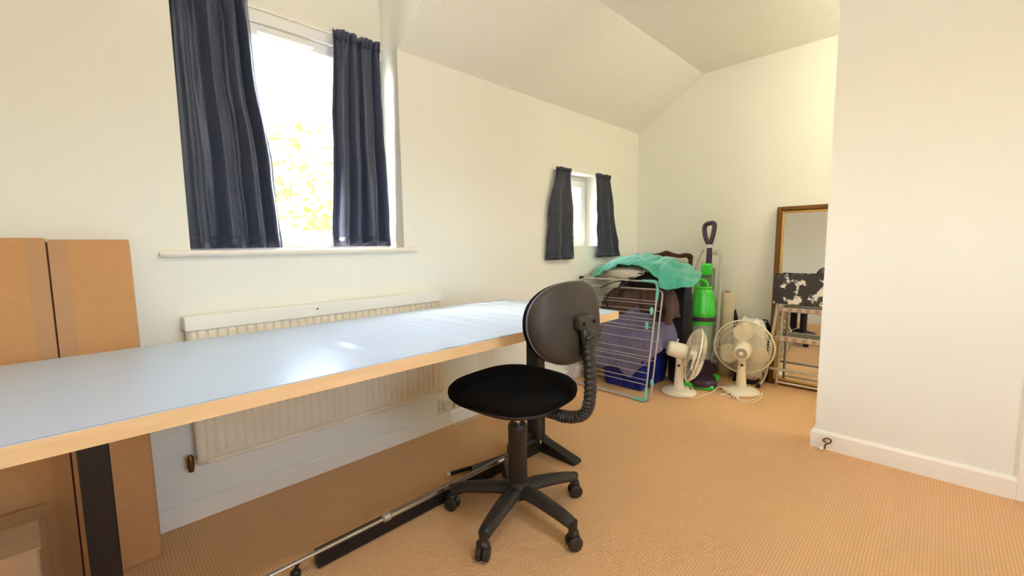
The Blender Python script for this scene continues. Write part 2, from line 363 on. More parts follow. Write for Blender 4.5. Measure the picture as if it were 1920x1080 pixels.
# ------------------------------------------------------------------ windows
def frame_rect(mb, x0, x1, z0, z1, wd, y0, y1, wb=None):
    wb = wb or wd
    mb.box(x0, y0, z0, x1, y1, z0+wb); mb.box(x0, y0, z1-wd, x1, y1, z1); mb.box(x0, y0, z0+wb, x0+wd, y1, z1-wd); mb.box(x1-wd, y0, z0+wb, x1, y1, z1-wd)
    return mb
w1 = thing('window_1', (.735, 2.2, 1.05), kind='structure')
frame_rect(MB(), DX0, DX1, 1.05, 2.085, .055, 2.185, 2.25, .03).build('outer_frame', upvc_m, w1, bevel=.004, smooth=False)
frame_rect(MB(), DX0+.05, DX1-.05, 1.075, 2.035, .055, 2.17, 2.225, .062).build('sash', upvc_m, w1, bevel=.008, smooth=False)
MB().box(DX0+.1, 2.205, 1.13, DX1-.1, 2.209, 1.985).build('pane', glass_m, w1, smooth=False)
MB().box(.60, 2.152, 1.992, .84, 2.185, 2.012).build('trickle_vent', upvc_m, w1, bevel=.006)
hb = MB(); hb.box(.66, 2.155, 1.104, .76, 2.17, 1.118); hb.box(.745, 2.14, 1.10, .765, 2.158, 1.122)
hb.build('casement_stay', mat('white_enamel_stay', (232, 232, 230), .3), w1, bevel=.002)
MB().box(DX0, DY-.004, 2.035, DX1, DY+.03, 2.085).build('head_board', upvc_m, w1, bevel=.004, smooth=False)
sl_ = MB(); sl_.box(DX0+.002, YW-.01, 1.036, DX1-.002, 2.2, 1.05)
sl_.tube([(.185, YW-.012, 1.037), (.2, YW-.012, 1.037), (1.25, YW-.012, 1.037), (1.265, YW-.012, 1.037)], [.008, .0135, .0135, .008], 12, flat=(1, 1.6))
o = sl_.build('trim_2', gloss_m, bevel=0, smooth=True); o['kind'] = 'structure'
w2 = thing('window_2', (2.8, 2.2, 1.04), kind='structure')
frame_rect(MB(), 2.552, 3.048, 1.037, 1.61, .045, 2.16, 2.23).build('outer_frame', upvc_m, w2, bevel=.004, smooth=False)
frame_rect(MB(), 2.592, 3.008, 1.077, 1.57, .05, 2.145, 2.2).build('sash', upvc_m, w2, bevel=.007, smooth=False)
MB().box(2.635, 2.175, 1.12, 2.965, 2.179, 1.527).build('pane', glass_m, w2, smooth=False)
MB().box(2.552, 2.0, 1.034, 3.048, 2.16, 1.040).build('sill_board', gloss_m, w2, smooth=False)
w3 = thing('fill_window', (.5, YR-.1, 1.05), kind='structure')  # unseen window added behind the camera to even out the brightness
frame_rect(MB(), 0, 1.0, 1.05, 1.95, .05, YR-.13, YR-.07).build('outer_frame', upvc_m, w3, bevel=.004, smooth=False)
MB().box(.05, YR-.102, 1.10, .95, YR-.098, 1.90).build('pane', glass_m, w3, smooth=False)

# ------------------------------------------------------------------ garden outside
g = MB().box(-30, -30, -2.9, 30, 40, -2.8).build('ground', grass_m, smooth=False); g['kind'] = 'structure'
def tree(name, loc, rad, zc, n, seed, label):
    t = thing(name, (loc[0], loc[1], -2.8), 0, label, 'tree', 'trees outside the window'); rnd = random.Random(seed)
    MB().tube([(loc[0], loc[1], -2.8), (loc[0]+.05, loc[1], -1), (loc[0], loc[1]+.1, zc)], [.16, .12, .05], 10).build('trunk', bark_m, t)
    mb = MB()
    for i in range(n):
        d = Vector((rnd.gauss(0, 1), rnd.gauss(0, 1), rnd.gauss(0, 1))).normalized(); r = rad*(.55+.45*rnd.random()**.5)
        p = Vector((loc[0], loc[1], zc)) + Vector((d.x*r, d.y*r, d.z*r*.9)); p += d*noise.noise(p*1.1)*.5
        a = Vector((rnd.gauss(0, 1), rnd.gauss(0, 1), rnd.gauss(0, 1))).normalized(); b = a.cross(d).normalized(); s_ = .06+.06*rnd.random()
        mb.add([p-a*s_, p-b*s_*.45+d*.01, p+a*s_, p+b*s_*.45-d*.01], [(0, 1, 2, 3)])
    f = mb.build('foliage', leaf_m, t, smooth=False); f['kind'] = 'stuff'
tree('garden_tree', (2.6, 8.2), 2.4, 0.95, 11000, 3, 'leafy sunlit tree seen through the gap between large navy curtains')

# ------------------------------------------------------------------ added fill lamps, out of frame, to brighten the room
def emit(name, c, k):
    m = bpy.data.materials.new(name); m.use_nodes = True; p = m.node_tree.nodes['Principled BSDF']
    p.inputs['Base Color'].default_value = (.9, .9, .88, 1); p.inputs['Emission Color'].default_value = c + (1,); p.inputs['Emission Strength'].default_value = k; return m
opal_m = emit('fill_globe_glow', (1.0, .955, .83), 41.0)
opal2_m = emit('alcove_fill_glow', (1.0, .955, .80), 34.0)
def pendant(x, y, z, opal_m, label):
    p = thing('fill_pendant', (x, y, 2.41), 0, label, 'lamp', 'added fill globes')
    MB().lathe([(.05, 2.385), (.05, 2.405), (.03, 2.41)], 24, Matrix.Translation((x, y, 0))).build('ceiling_rose', gloss_m, p)
    MB().tube([(x, y, 2.39), (x, y, z+.08)], .004, 8).build('flex', gloss_m, p)
    MB().blob((x, y, z), (.10, .10, .10), 2, 32, 20).build('globe_shade', opal_m, p, ang=180)
pendant(0.8, 0.1, 2.25, opal_m, 'added white fill globe over the open carpet, out of view')
pendant(2.95, -0.3, 2.2, opal2_m, 'added white fill globe in the alcove, hidden by the partition wall')  # hidden lamp added to lift the far wall and corner

# ------------------------------------------------------------------ curtains and rails
def curtain(name, zt, zb, L, R, y0, amp, folds, m, seed, label, group):
    # L and R: lists of (t, x) edge positions down the drop
    def ev(T, t):
        for (a, xa), (b, xb) in zip(T, T[1:]):
            if t <= b: k = (t-a)/(b-a); k = k*k*(3-2*k); return xa+(xb-xa)*k
        return T[-1][1]
    rnd = random.Random(seed); ph = [rnd.uniform(-.5, .5) for _ in range(40)]; nu, nv = folds*20, 44; G = []
    for i in range(nv+1):
        t = i/nv; row = []
        for j in range(nu+1):
            u = j/nu; x = ev(L, t) + (ev(R, t)-ev(L, t))*(u + .02*math.sin(2*PI*folds*u*2+ph[0])*(1-t))
            f = u*folds; k = int(min(f, folds-1)); sm = ph[k]+(ph[k+1]-ph[k])*(f-k)
            gather = math.exp(-t*14)
            y = y0 + amp*(.45+.55*t)*math.sin(2*PI*f + sm*3.2 + .5*t) + amp*.22*math.sin(3.1*PI*f+ph[5]+t*1.5)*(1-t*.4)
            y += gather*amp*.6*math.sin(2*PI*f*2.5+ph[7]) + .004*noise.noise(Vector((x*18, t*7, seed)))*(1+2*t)
            z = zt + (zb-zt)*t + (.004*math.sin(2*PI*f*2.5+ph[8]) if i == 0 else 0)
            row.append(Vector((x, y, z)))
        G.append(row)
    o = thing(name, ((ev(L, .5)+ev(R, .5))/2, y0, zb), 0, label, 'curtain', group)
    MB().grid(G).build('drop', m, o, solid=.003, ang=180)
    h = []
    hi = max(2, int(nv*.085))
    H = [[Vector((v.x, v.y-.004-.003*abs(math.sin(2*PI*folds*2.2*j/nu)), v.z+.006)) for j, v in enumerate(G[i])] for i in range(hi)]
    MB().grid(H).build('pleated_heading', m, o, solid=.003, ang=180)
    MB().grid([[Vector((v.x, v.y-.003, v.z)) for v in G[i]] for i in (nv-2, nv-1, nv)]).build('hem', m, o, solid=.002, ang=180)
    return o
curtain('curtain', 2.12, 1.056, [(0, .285), (1, .287)], [(0, .553), (.28, .565), (.7, .614), (1, .632)], 2.085, .03, 4, navy_m, 2, 'large navy curtain on the left of the dormer window', 'navy curtains of the large window')
curtain('curtain', 2.078, 1.058, [(0, .905), (.5, .88), (1, .858)], [(0, 1.142), (1, 1.165)], 2.085, .026, 4, navy_m, 11, 'large navy curtain on the right of the dormer window, catching daylight', 'navy curtains of the large window')
curtain('curtain', 1.602, .945, [(0, 2.412), (.5, 2.33), (1, 2.306)], [(0, 2.575), (.5, 2.622), (1, 2.632)], 1.955, .016, 2, navy2_m, 5, 'short dark curtain on the left of the small window', 'short dark curtains of the small window')
curtain('curtain', 1.606, .948, [(0, 2.90), (1, 2.915)], [(0, 3.105), (.4, 3.17), (1, 3.265)], 1.955, .016, 3, navy2_m, 8, 'short dark curtain on the right of the small window', 'short dark curtains of the small window')
r = thing('curtain_rail', (.735, 2.14, 2.09), 0, 'thin white curtain rail above the dormer window', 'curtain rail')
MB().box(DX0+.005, 2.138, 2.083, DX1-.005, 2.146, 2.096).build('track', gloss_m, r, bevel=.002, smooth=False)
for x in (.30, .735, 1.16): MB().box(x-.008, 2.144, 2.08, x+.008, 2.162, 2.1).build('bracket', upvc_m, r, smooth=False)
r = thing('curtain_rail', (2.8, 1.975, 1.6), 0, 'thin white curtain rail above the small window', 'curtain rail')
MB().box(2.40, 1.966, 1.592, 3.11, 1.974, 1.603).build('track', gloss_m, r, bevel=.002, smooth=False)
for x in (2.43, 3.08): MB().box(x-.008, 1.972, 1.59, x+.008, 2.0, 1.607).build('bracket', upvc_m, r, smooth=False)

# ------------------------------------------------------------------ radiator, socket, door stop
rd = thing('radiator', (.8, 1.96, 0.24), 0, 'cream ribbed panel radiator on the wall behind the desk', 'radiator')
x0, x1, z0, z1, yf = .235, 1.362, .235, .76, 1.935
mb = MB(); N = 33; pr = []
for i in range(N):
    a = x0+.03+(x1-x0-.06)*i/N; s_ = (x1-x0-.06)/N
    pr += [(a, yf+.006), (a+s_*.18, yf-.004), (a+s_*.8, yf-.004), (a+s_*.98, yf+.006)]
pr = [(x0, yf)] + [(x0+.022, yf)] + pr + [(x1-.022, yf), (x1, yf)]
zs = [(z0, 0.0), (z0+.035, 0.0), (z0+.05, 1), (z1-.02, 1), (z1-.012, 0), (z1, 0)]
mb.grid([[Vector((x, yf+(y-yf)*k, z)) for x, y in pr] for z, k in zs])
mb.build('ribbed_panel', rad_m, rd, ang=20, solid=.003)
MB().box(x0, yf+.012, z0+.01, x1, yf+.05, z1-.01).build('water_panel', rad_m, rd, bevel=.01)
MB().box(x0-.004, yf-.012, .752, x1+.004, 1.998, .806).build('top_rail', gloss_m, rd, bevel=.004, smooth=False)
MB().tube([(.70, yf-.0125, .785), (.70, yf-.016, .785)], .004, 8).build('screw', brass_m, rd)
MB().box(x0+.03, yf-.006, z0-.004, x1-.03, yf+.03, z0+.012).build('bottom_rail', rad_m, rd, bevel=.005)
v = MB(); v.tube([(x0+.03, 1.95, .26), (x0-.012, 1.95, .26), (x0-.02, 1.95, .25), (x0-.02, 1.96, .225), (x0-.02, 1.999, .215)], .0065, 10); v.build('pipe', mat('painted_pipe', (180, 140, 104), .5), rd)
MB().tube([(x0-.02, 1.95, .215), (x0-.02, 1.95, .235), (x0-.02, 1.95, .27), (x0-.02, 1.95, .28)], [.008, .012, .011, .006], 12).build('valve', brass_m, rd)
MB().tube([(x1-.03, 1.95, .26), (x1+.012, 1.95, .26), (x1+.018, 1.96, .255), (x1+.018, 1.999, .25)], .0065, 10).build('pipe', gloss_m, rd)
sk = thing('wall_socket', (1.45, 1.99, .078), 0, 'white double wall socket with plugs above the baseboard', 'socket')
MB().box(1.378, 1.988, .083, 1.524, 2.0, .169).build('face_plate', gloss_m, sk, bevel=.004)
for x in (1.415, 1.487):
    q = MB(); q.box(x-.024, 1.958, .1, x+.024, 1.989, .146); q.build('plug', mat('off_white_plug', (226, 214, 192), .4), sk, bevel=.006)
    MB().box(x-.006, 1.984, .15, x+.006, 1.989, .163).build('switch', gloss_m, sk, bevel=.001)
q = MB(); q.tube(spline([(1.415, 1.956, .105), (1.415, 1.945, .07), (1.43, 1.93, .02), (1.5, 1.94, .008), (1.7, 1.95, .006)], 20), .003, 6); q.build('flex', mat('cream_flex', (220, 206, 180), .5), sk)
ds = thing('door_stop', (2.555, .36, 0), 0, 'small brown hook and white ball door stop at foot of partition wall', 'door stop')
MB().tube(spline([(2.574, .352, .045), (2.556, .352, .046), (2.55, .358, .056), (2.552, .345, .068), (2.556, .328, .064), (2.555, .330, .048), (2.553, .347, .036), (2.55, .35, .012)], 40), .0035, 8).build('hook', brass_m, ds)
MB().blob((2.55, .365, .0105), (.0105, .0105, .0105), 2, 14, 8).build('ball', gloss_m, ds)

# ------------------------------------------------------------------ desk
dk = thing('desk', (.75, 1.42, 0), 0, 'long white topped desk with oak edging and black steel frame', 'desk')
TX0, TX1, TY0, TY1, TZ0, TZ1 = -.32, 1.792, 1.075, 1.865, .694, .73
MB().box(TX0+.002, TY0+.002, TZ0, TX1-.002, TY1-.002, TZ1).build('top', desk_m, dk, smooth=False)
MB().box(TX0, TY0, TZ0-.0005, TX1, TY0+.002, TZ1-.0012).build('edge_band', edge_m, dk, smooth=False)
MB().box(TX1-.002, TY0+.002, TZ0-.0005, TX1, TY1, TZ1-.0012).build('edge_band', edge_m, dk, smooth=False)
G = []; nu, nv = 380, 60
for i in range(nv+1):
    y = TY0+.003+(TY1-TY0-.006)*i/nv; row = []
    for j in range(nu+1):
        u = j/nu; x = TX0+.004+u*(TX1-TX0-.008)
        q_ = min(1, max(0, (x-.50-.25*noise.noise(Vector((y*4, 2, 1))))/.35)); e = q_*q_*(3-2*q_)*min(1, (1-u)*12)*min(1, (i/nv)*12+.15)*min(1, (1-i/nv)*5)
        s_ = x+.14*(y-TY0)*(1-u)
        h = abs(noise.noise(Vector((s_*26, y*1.1, .3))))*.0022+max(0, noise.noise(Vector((s_*9, y*.9, 7.7))))*.0022
        h += max(0, noise.noise(Vector((s_*55, y*2.0, 3.3)))-.15)*.0014
        row.append(Vector((x, y, TZ1+.0007+h*e*4.5)))
    G.append(row)
MB().grid(G).build('stretch_film', film_m, dk, ang=180)['label'] = 'wrinkled clear stretch film'
for lx in (-.027, 1.585):
    l_ = MB(); l_.box(lx-.028, 1.39, .03, lx+.028, 1.47, .66); l_.box(lx-.022, 1.397, .6, lx+.022, 1.463, .69); lg = l_.build('leg', steel_blk, dk, bevel=.004)
    ft = MB(); Mx = Matrix(((0, 0, 1, lx-.03), (1, 0, 0, 0), (0, 1, 0, 0), (0, 0, 0, 1)))
    ft.prism([(1.165, .004), (1.16, .012), (1.17, .022), (1.36, .062), (1.39, .075), (1.5, .07), (1.54, .03), (1.54, .004)], 0, .06, Mx); ft.build('foot', steel_blk, dk, bevel=.004)
    for yy in (1.19, 1.51): MB().tube([(lx, yy, 0), (lx, yy, .006)], .014, 12).build('foot_pad', black_m, dk)
    MB().box(lx-.03, 1.16, .674, lx+.03, 1.78, .694).build('top_bracket', steel_blk, dk, smooth=False)
MB().box(.455, 1.372, .006, 1.56, 1.408, .058).build('lower_beam', steel_blk, dk, bevel=.003)
MB().tube([(-.027, 1.372, .067), (.70, 1.372, .067)], .0065, 8).build('thin_rod', chrome_m, dk)
MB().tube([(.70, 1.372, .067), (.705, 1.372, .067), (1.40, 1.372, .067)], .0105, 8).build('drive_rod', chrome_m, dk)
MB().tube([(.685, 1.372, .067), (.69, 1.372, .067), (.712, 1.372, .067), (.717, 1.372, .067)], [.01, .0145, .0145, .01], 12).build('rod_collar', alu_m, dk)
gb = MB(); gb.box(1.36, 1.352, .02, 1.56, 1.43, .105); gb.build('gear_box', steel_blk, dk, bevel=.02)
gb = MB(); gb.prism([(1.14, 1.42), (1.2, 1.49), (1.40, 1.455), (1.44, 1.40)], .004, .03); gb.build('bracket_plate', steel_blk, dk, bevel=.003)
gb = MB(); gb.tube([(1.10, 1.525, .012), (1.15, 1.515, .012), (1.23, 1.49, .012)], .009, 10); gb.build('crank_arm', steel_blk, dk)
gb = MB(); gb.tube([(1.085, 1.528, .012), (1.10, 1.525, .012)], .0075, 10); gb.build('crank_tip', gloss_m, dk)
gb = MB(); gb.tube([(1.50, 1.352, .24), (1.505, 1.352, .17), (1.525, 1.36, .09)], [.017, .02, .018], 12); gb.build('gas_strut', black_m, dk)
MB().tube([(1.499, 1.352, .24), (1.497, 1.352, .262)], .007, 10).build('strut_end', chrome_m, dk)
MB().tube([(1.525, 1.352, .086), (1.528, 1.35, .07)], .008, 10).build('strut_end', chrome_m, dk)
gb = MB(); gb.tube([(.395, 1.405, .0), (.395, 1.405, .014), (.395, 1.405, .02)], [.016, .016, .01], 14); gb.tube([(.395, 1.405, .018), (.40, 1.39, .05), (.40, 1.376, .062)], .006, 8); gb.build('floor_glide', black_m, dk)

# ------------------------------------------------------------------ cardboard
cb = thing('cardboard_box', (-.2, 1.9, 0), 0, 'tall flattened brown cardboard box leaning on the wall behind the desk', 'box')
def cardpan(x0, x1, off=0.0, z1=1.088):
    mb = MB(); prof = [(1.835, .0), (1.875, .0), (1.975, z1), (1.93, z1)]
    Mx = Matrix(((0, 0, 1, 0), (1, 0, 0, off), (0, 1, 0, 0), (0, 0, 0, 1))); return mb.prism(prof, x0, x1, Mx)
cardpan(-.084, .104).build('panel', card_m, cb, bevel=.006)
cardpan(-.78, -.088, 0, 1.093).build('panel', card_m, cb, bevel=.006)
cardpan(-.0885, -.0835, .006, 1.08).build('seam', cardd_m, cb, smooth=False)
for xa, xb in ((-.128, -.0885), (-.0835, -.044)):
    mb = MB(); mb.add([(xa, 1.834, .004), (xb, 1.834, .004), (xb, 1.9292, 1.088), (xa, 1.9292, 1.088)], [(0, 1, 2, 3)]); mb.build('tape_strip', card2_m, cb, smooth=False, solid=.0006)
ct = thing('packing_carton', (-.4, 1.62, 0), 0, 'pale brown crumpled carton on the floor beneath the desk, beside its left leg', 'carton')
MB().box(-.70, 1.56, 0, -.145, 1.80, .31).build('body', mat('pale_cardboard', (196, 160, 122), .85, var=.12, vscale=18, bump=.5, bscale=40, bdist=.004), ct, bevel=.006)
for y0, y1, a in ((1.55, 1.675, .10), (1.81, 1.685, -.02)):
    MB().add([(-.70, y0, .312), (-.14, y0, .312), (-.15, y1, .32+abs(a)*.1), (-.70, y1, .32)], [(0, 1, 2, 3)]).build('flap', MATS['pale_cardboard'], ct, solid=.004, smooth=False)

# ------------------------------------------------------------------ office chair
RZ = math.radians(5)
oc = thing('office_chair', (1.117, 1.104, 0), RZ, 'black swivel office chair with ribbed back support in front of desk', 'chair')
for wa in (198, 270, 342, 54, 126):
    a = math.radians(wa)-RZ; d = Vector((math.cos(a), math.sin(a), 0)); P = lambda r_, z: d*r_+Vector((0, 0, z))
    ar = MB().tube(spline([P(.02, .108), P(.08, .112), P(.17, .104), P(.235, .094), P(.262, .086)], 14), [.036-.013*(i/14) for i in range(15)], 12, flat=(.72, 1)).build('base_arm', black_m, oc, local=True)
    MB().tube([P(.262, .10), P(.264, .06)], [.018, .015], 12).build('caster_stem', black_m, ar, local=True)
    tn = Vector((-d.y, d.x, 0)); ca = math.radians(random.uniform(0, 360)); ax = Vector((math.cos(ca), math.sin(ca), 0)); cc = P(.268, .027)
    for s_ in (-1, 1):
        MB().lathe([(.012, -.009), (.024, -.0095), (.0265, -.006), (.0265, .006), (.022, .0095), (.01, .0105)], 20, dirM(cc+ax*s_*.013, ax*s_)).build('caster_wheel', black_m, ar, local=True)
    MB().tube([cc+Vector((0, 0, .024))-ax*.016, cc+Vector((0, 0, .032)), cc+Vector((0, 0, .024))+ax*.016], [.015, .019, .015], 10).build('caster_hood', black_m, ar, local=True)
MB().lathe([(.03, .075), (.046, .085), (.05, .10), (.048, .125), (.04, .14), (.038, .15)], 28).build('hub', black_m, oc, local=True)
MB().lathe([(.034, .13), (.036, .14), (.036, .35), (.037, .352), (.037, .366), (.032, .374), (.016, .375)], 28).build('gas_sleeve', black_m, oc, local=True)
MB().tube([(0, 0, .37), (0, 0, .475)], .0135, 16).build('gas_piston', chrome_m, oc, local=True)
MB().box(-.07, -.11, .455, .07, .09, .482).build('seat_plate', steel_blk, oc, local=True, bevel=.006)
def sq(a, p): c_, s_ = math.cos(a), math.sin(a); k = (abs(c_)**p+abs(s_)**p)**(-1/p); return c_*k, s_*k
mb = MB(); n = 56; prof = [(.0, .472), (.80, .472), (.93, .478), (.985, .492), (1.0, .507), (.985, .524), (.92, .539), (.75, .548), (.45, .551), (.0, .552)]
rows = []
for k, z in prof:
    row = []
    for j in range(n+1):
        x, y = sq(2*PI*j/n, 3.0); x *= .218*(1+.05*y); y *= .222
        if y > 0: zz = z-.004*(y/.222)**2*k
        else: zz = z
        row.append(Vector((x*k, y*k+.015, zz)))
    rows.append(row)
mb.grid(rows).build('seat_cushion', seat_m, oc, local=True, ang=60)
mb = MB(); rows = []
for k, z in ((.0, .462), (.7, .464), (.90, .472), (.965, .484), (.96, .49)):
    rows.append([Vector((sq(2*PI*j/n, 3.0)[0]*.218*k, sq(2*PI*j/n, 3.0)[1]*.222*k+.015, z-(.004*k if sq(2*PI*j/n, 3.0)[1] > .6 else 0))) for j in range(n+1)])
mb.grid(rows).build('seat_pan', black_m, oc, local=True, ang=60)
# backrest: local frame, back surface towards -y, tilted slightly
BM = Matrix.Translation((.046, -.232, .785)) @ Matrix.Rotation(math.radians(-6), 4, 'X')
def bk(k, yoff, pw=2.5, bulge=.0):
    row = []
    for j in range(n+1):
        x, z = sq(2*PI*j/n, pw); x *= .212*k*(1-.10*(z < 0)*abs(z)); z *= .141*k
        row.append(BM @ Vector((x, yoff + .9*x*x, z)))
    return row
MB().grid([bk(0, -.032), bk(.5, -.030), bk(.82, -.024), bk(.95, -.014), bk(.995, .0), bk(1.0, .008), bk(.985, .012)]).build('back_shell', shell_m, oc, local=True, ang=60)
MB().grid([bk(.985, .010), bk(1.0, .016), bk(.99, .03), bk(.93, .042), bk(.7, .05), bk(0, .052)]).build('back_cushion', seat_m, oc, local=True, ang=60)
MB().grid([bk(1.003, .006), bk(1.012, .009), bk(1.003, .013)]).build('edge_piping', mat('grey_piping', (120, 122, 130), .3, var=.02), oc, local=True, ang=60)
bar = spline([(0, -.08, .458), (.004, -.17, .452), (.008, -.235, .455), (.013, -.285, .478), (.018, -.303, .53), (.024, -.301, .62), (.03, -.288, .72), (.03, -.272, .775)], 120)
rs = []
for i in range(121): rs.append(.0245+(.0032*math.cos(2*PI*i/121*36) if 20 < i < 106 else 0))
MB().tube(bar, rs, 14, flat=(.75, 1.25)).build('ribbed_back_bar', black_m, oc, local=True, ang=80)
MB().box(-.015, -.292, .765, .075, -.255, .815).build('back_bracket', shell_m, oc, local=True, bevel=.012)
for x in (-.002, .062): MB().tube([(x, -.30, .79), (x, -.288, .79)], .006, 10).build('bolt', steel_blk, oc, local=True)
MB().tube([(.06, -.30, .74), (.042, -.312, .75), (.018, -.312, .75), (0, -.30, .74)], .008, 8).build('adjuster', black_m, oc, local=True)
MB().tube([(.05, .02, .465), (.16, .03, .46), (.225, .03, .455)], [.006, .006, .009], 10).build('height_lever', black_m, oc, local=True)

# ------------------------------------------------------------------ clothes airer
def lean(z, off=0.0): return 2.545+.165*z/.80+off
ai = thing('clothes_airer', (2.62, 1.64, 0), 0, 'folded wire clothes airer with mint corner joints leaning on the laundry pile', 'clothes airer')
def airer(off, ya, yb, zt, wires, r_, jm, js):
    A = lambda y, z: (lean(z, off), y, z)
    fr = MB().tube(spline([A(ya, .05), A(ya, .4), A(ya, zt-.03)], 6), r_, 10); fr.build('side_tube', wire_m, ai)
    MB().tube([A(yb, .05), A(yb, zt-.03)], r_, 10).build('side_tube', wire_m, ai)
    MB().tube([A(ya+.04, .012), A(yb-.04, .012)], r_, 10).build('cross_tube', wire_m, ai)
    MB().tube([A(ya+.06, zt), A(yb-.06, zt)], r_, 10).build('cross_tube', wire_m, ai)
    for z in wires: MB().tube([A(ya, z), A(yb, z)], .0024, 6).build('drying_wire', wire_m, ai)
    for y, s_ in ((ya, 1), (yb, -1)):
        MB().tube(spline([A(y, zt-.13), A(y, zt-.04), A(y+s_*.012, zt-.008), A(y+s_*.045, zt), A(y+s_*.12, zt+.002)], 16), [js+.005*math.sin(PI*i/16)*(js > .007) for i in range(17)], 10).build('corner_joint', jm if s_ == 1 else wire_m, ai)
        MB().tube(spline([A(y, .10), A(y, .035), A(y+s_*.012, .014), A(y+s_*.04, .011), A(y+s_*.09, .011)], 16), [js+.003*math.sin(PI*i/16)*(js > .007) for i in range(17)], 10).build('corner_joint', jm if s_ == 1 else wire_m, ai)
airer(0, 1.325, 1.955, .795, [.665, .645, .575, .545, .49, .465, .335, .295, .24, .19, .145, .115], .0062, teal_p, .008)
airer(.022, 1.297, 1.935, .74, [.60, .52, .40, .27], .0055, wire_m, .0055)
for y, z, o_ in ((1.345, .60, -.012), (1.37, .50, -.005), (1.30, .13, .02)):
    MB().blob((lean(z, o_), y, z), (.011, .011, .026), 2.6, 14, 10).build('hinge_clip', teal_p, ai)
MB().tube([(lean(.795)-.002, 1.93, .797), (lean(.795)-.002, 1.968, .797)], .012, 10).build('end_knob', blackcl_m, ai)

# ------------------------------------------------------------------ laundry pile
cr_ = thing('plastic_crate', (2.9, 1.59, 0), 0, 'royal blue plastic storage crate under the laundry pile', 'crate')
cx0, cx1, cy0, cy1, ch_ = 2.70, 3.12, 1.425, 1.765, .235
def ringbox(k, z, t=0.0): 
    e = .022*(1-k)+t; return [Vector((cx0+e, cy0+e, z)), Vector((cx1-e, cy0+e, z)), Vector((cx1-e, cy1-e, z)), Vector((cx0+e, cy1-e, z))]
rg = [ringbox(0, .004), ringbox(1, ch_), ringbox(1, ch_, .006), ringbox(0, .012, .006)]
mb = MB(); vs = [v for g_ in rg for v in g_]; fs = [(3, 2, 1, 0), (12, 13, 14, 15)] + [(i*4+j, i*4+(j+1) % 4, (i+1)*4+(j+1) % 4, (i+1)*4+j) for i in range(3) for j in range(4)]
mb.add(vs, fs).build('body', blue_p, cr_, bevel=.006)
mb = MB(); mb.box(cx0-.012, cy0-.012, ch_-.022, cx1+.012, cy0+.002, ch_+.004); mb.box(cx0-.012, cy1-.002, ch_-.022, cx1+.012, cy1+.012, ch_+.004); mb.box(cx0-.012, cy0, ch_-.022, cx0+.002, cy1, ch_+.004); mb.box(cx1-.002, cy0, ch_-.022, cx1+.012, cy1, ch_+.004); mb.build('rim', blue_p, cr_, bevel=.004)
for y in (1.5, 1.6, 1.7): MB().box(cx0+.004, y-.006, .02, cx0+.02, y+.006, ch_-.03).build('rib', blue_p, cr_, bevel=.002)
for x in (2.8, 2.92, 3.04): MB().box(x-.006, cy0+.004, .02, x+.006, cy0+.02, ch_-.03).build('rib', blue_p, cr_, bevel=.002)
# fleece blanket hanging out of the crate: rows from crown to hem, columns from left back round the front to right back
top = [(3.0, 1.75, .60), (2.86, 1.74, .61), (2.80, 1.68, .62), (2.79, 1.57, .63), (2.80, 1.47, .62), (2.86, 1.43, .61), (3.0, 1.42, .60)]
m1 = [(3.05, 1.81, .50), (2.80, 1.81, .50), (2.72, 1.73, .50), (2.705, 1.57, .51), (2.715, 1.42, .50), (2.80, 1.37, .50), (3.05, 1.36, .50)]
m2 = [(3.06, 1.84, .33), (2.78, 1.85, .33), (2.67, 1.77, .34), (2.655, 1.58, .35), (2.665, 1.42, .36), (2.78, 1.345, .37), (3.06, 1.335, .38)]
bt = [(3.05, 1.85, .20), (2.78, 1.86, .16), (2.665, 1.80, .125), (2.65, 1.62, .15), (2.65, 1.50, .13), (2.665, 1.425, .26), (2.79, 1.335, .30)]
bt = [(3.05, 1.85, .20), (2.78, 1.86, .16), (2.665, 1.79, .13), (2.645, 1.60, .165), (2.64, 1.50, .115), (2.775, 1.34, .305), (3.06, 1.325, .31)]
cap = [(2.95, 1.60+.02*i, .64) for i in (3, 2, 1, 0, -1, -2, -3)]
sh = lambda rows, dx: [[(x+dx, y, z) for x, y, z in r] for r in rows]
bl = MB().grid(patch(sh([cap, top, m1, m2, bt], .018), 84, 48, .04, 9, 2.2, (1, 1, .45))).build('fleece_blanket', blanket_m, solid=.006, ang=180)
tag(bl, 'grey mauve fleece blanket hanging over the front of the blue crate', 'blanket')
jk = thing('jacket', (2.86, 1.55, .58), 0, 'dark brown jacket bundled on top of the grey blanket', 'jacket')
c0 = [(2.98, 1.60+.03*i, .755) for i in (3, 2, 1, 0, -1, -2, -3)]
c1_ = [(3.0, 1.76, .74), (2.84, 1.76, .75), (2.775, 1.68, .765), (2.765, 1.54, .77), (2.77, 1.40, .765), (2.85, 1.32, .75), (3.0, 1.36, .73)]
c2_ = [(3.03, 1.83, .66), (2.82, 1.83, .66), (2.725, 1.76, .66), (2.715, 1.56, .66), (2.725, 1.36, .66), (2.82, 1.28, .655), (3.0, 1.345, .65)]
c3_ = [(3.03, 1.84, .52), (2.80, 1.86, .50), (2.70, 1.80, .47), (2.70, 1.60, .545), (2.715, 1.40, .575), (2.80, 1.29, .525), (3.0, 1.35, .52)]
MB().grid(patch(sh([c0, c1_, c2_, c3_], .045), 84, 40, .05, 9, 5.1, (1, 1, .5))).build('body', jacket_m, jk, solid=.008, ang=180)
MB().tube(spline([(2.80, 1.30, .68), (2.765, 1.27, .62), (2.75, 1.265, .56), (2.76, 1.28, .515)], 16), [.045-.012*i/16 for i in range(17)], 14, flat=(1, .7)).build('sleeve', jacket_m, jk)
MB().tube(spline([(2.78, 1.345, .60), (2.745, 1.325, .56), (2.735, 1.315, .52)], 10), .02, 10).build('cuff', blackcl_m, jk)
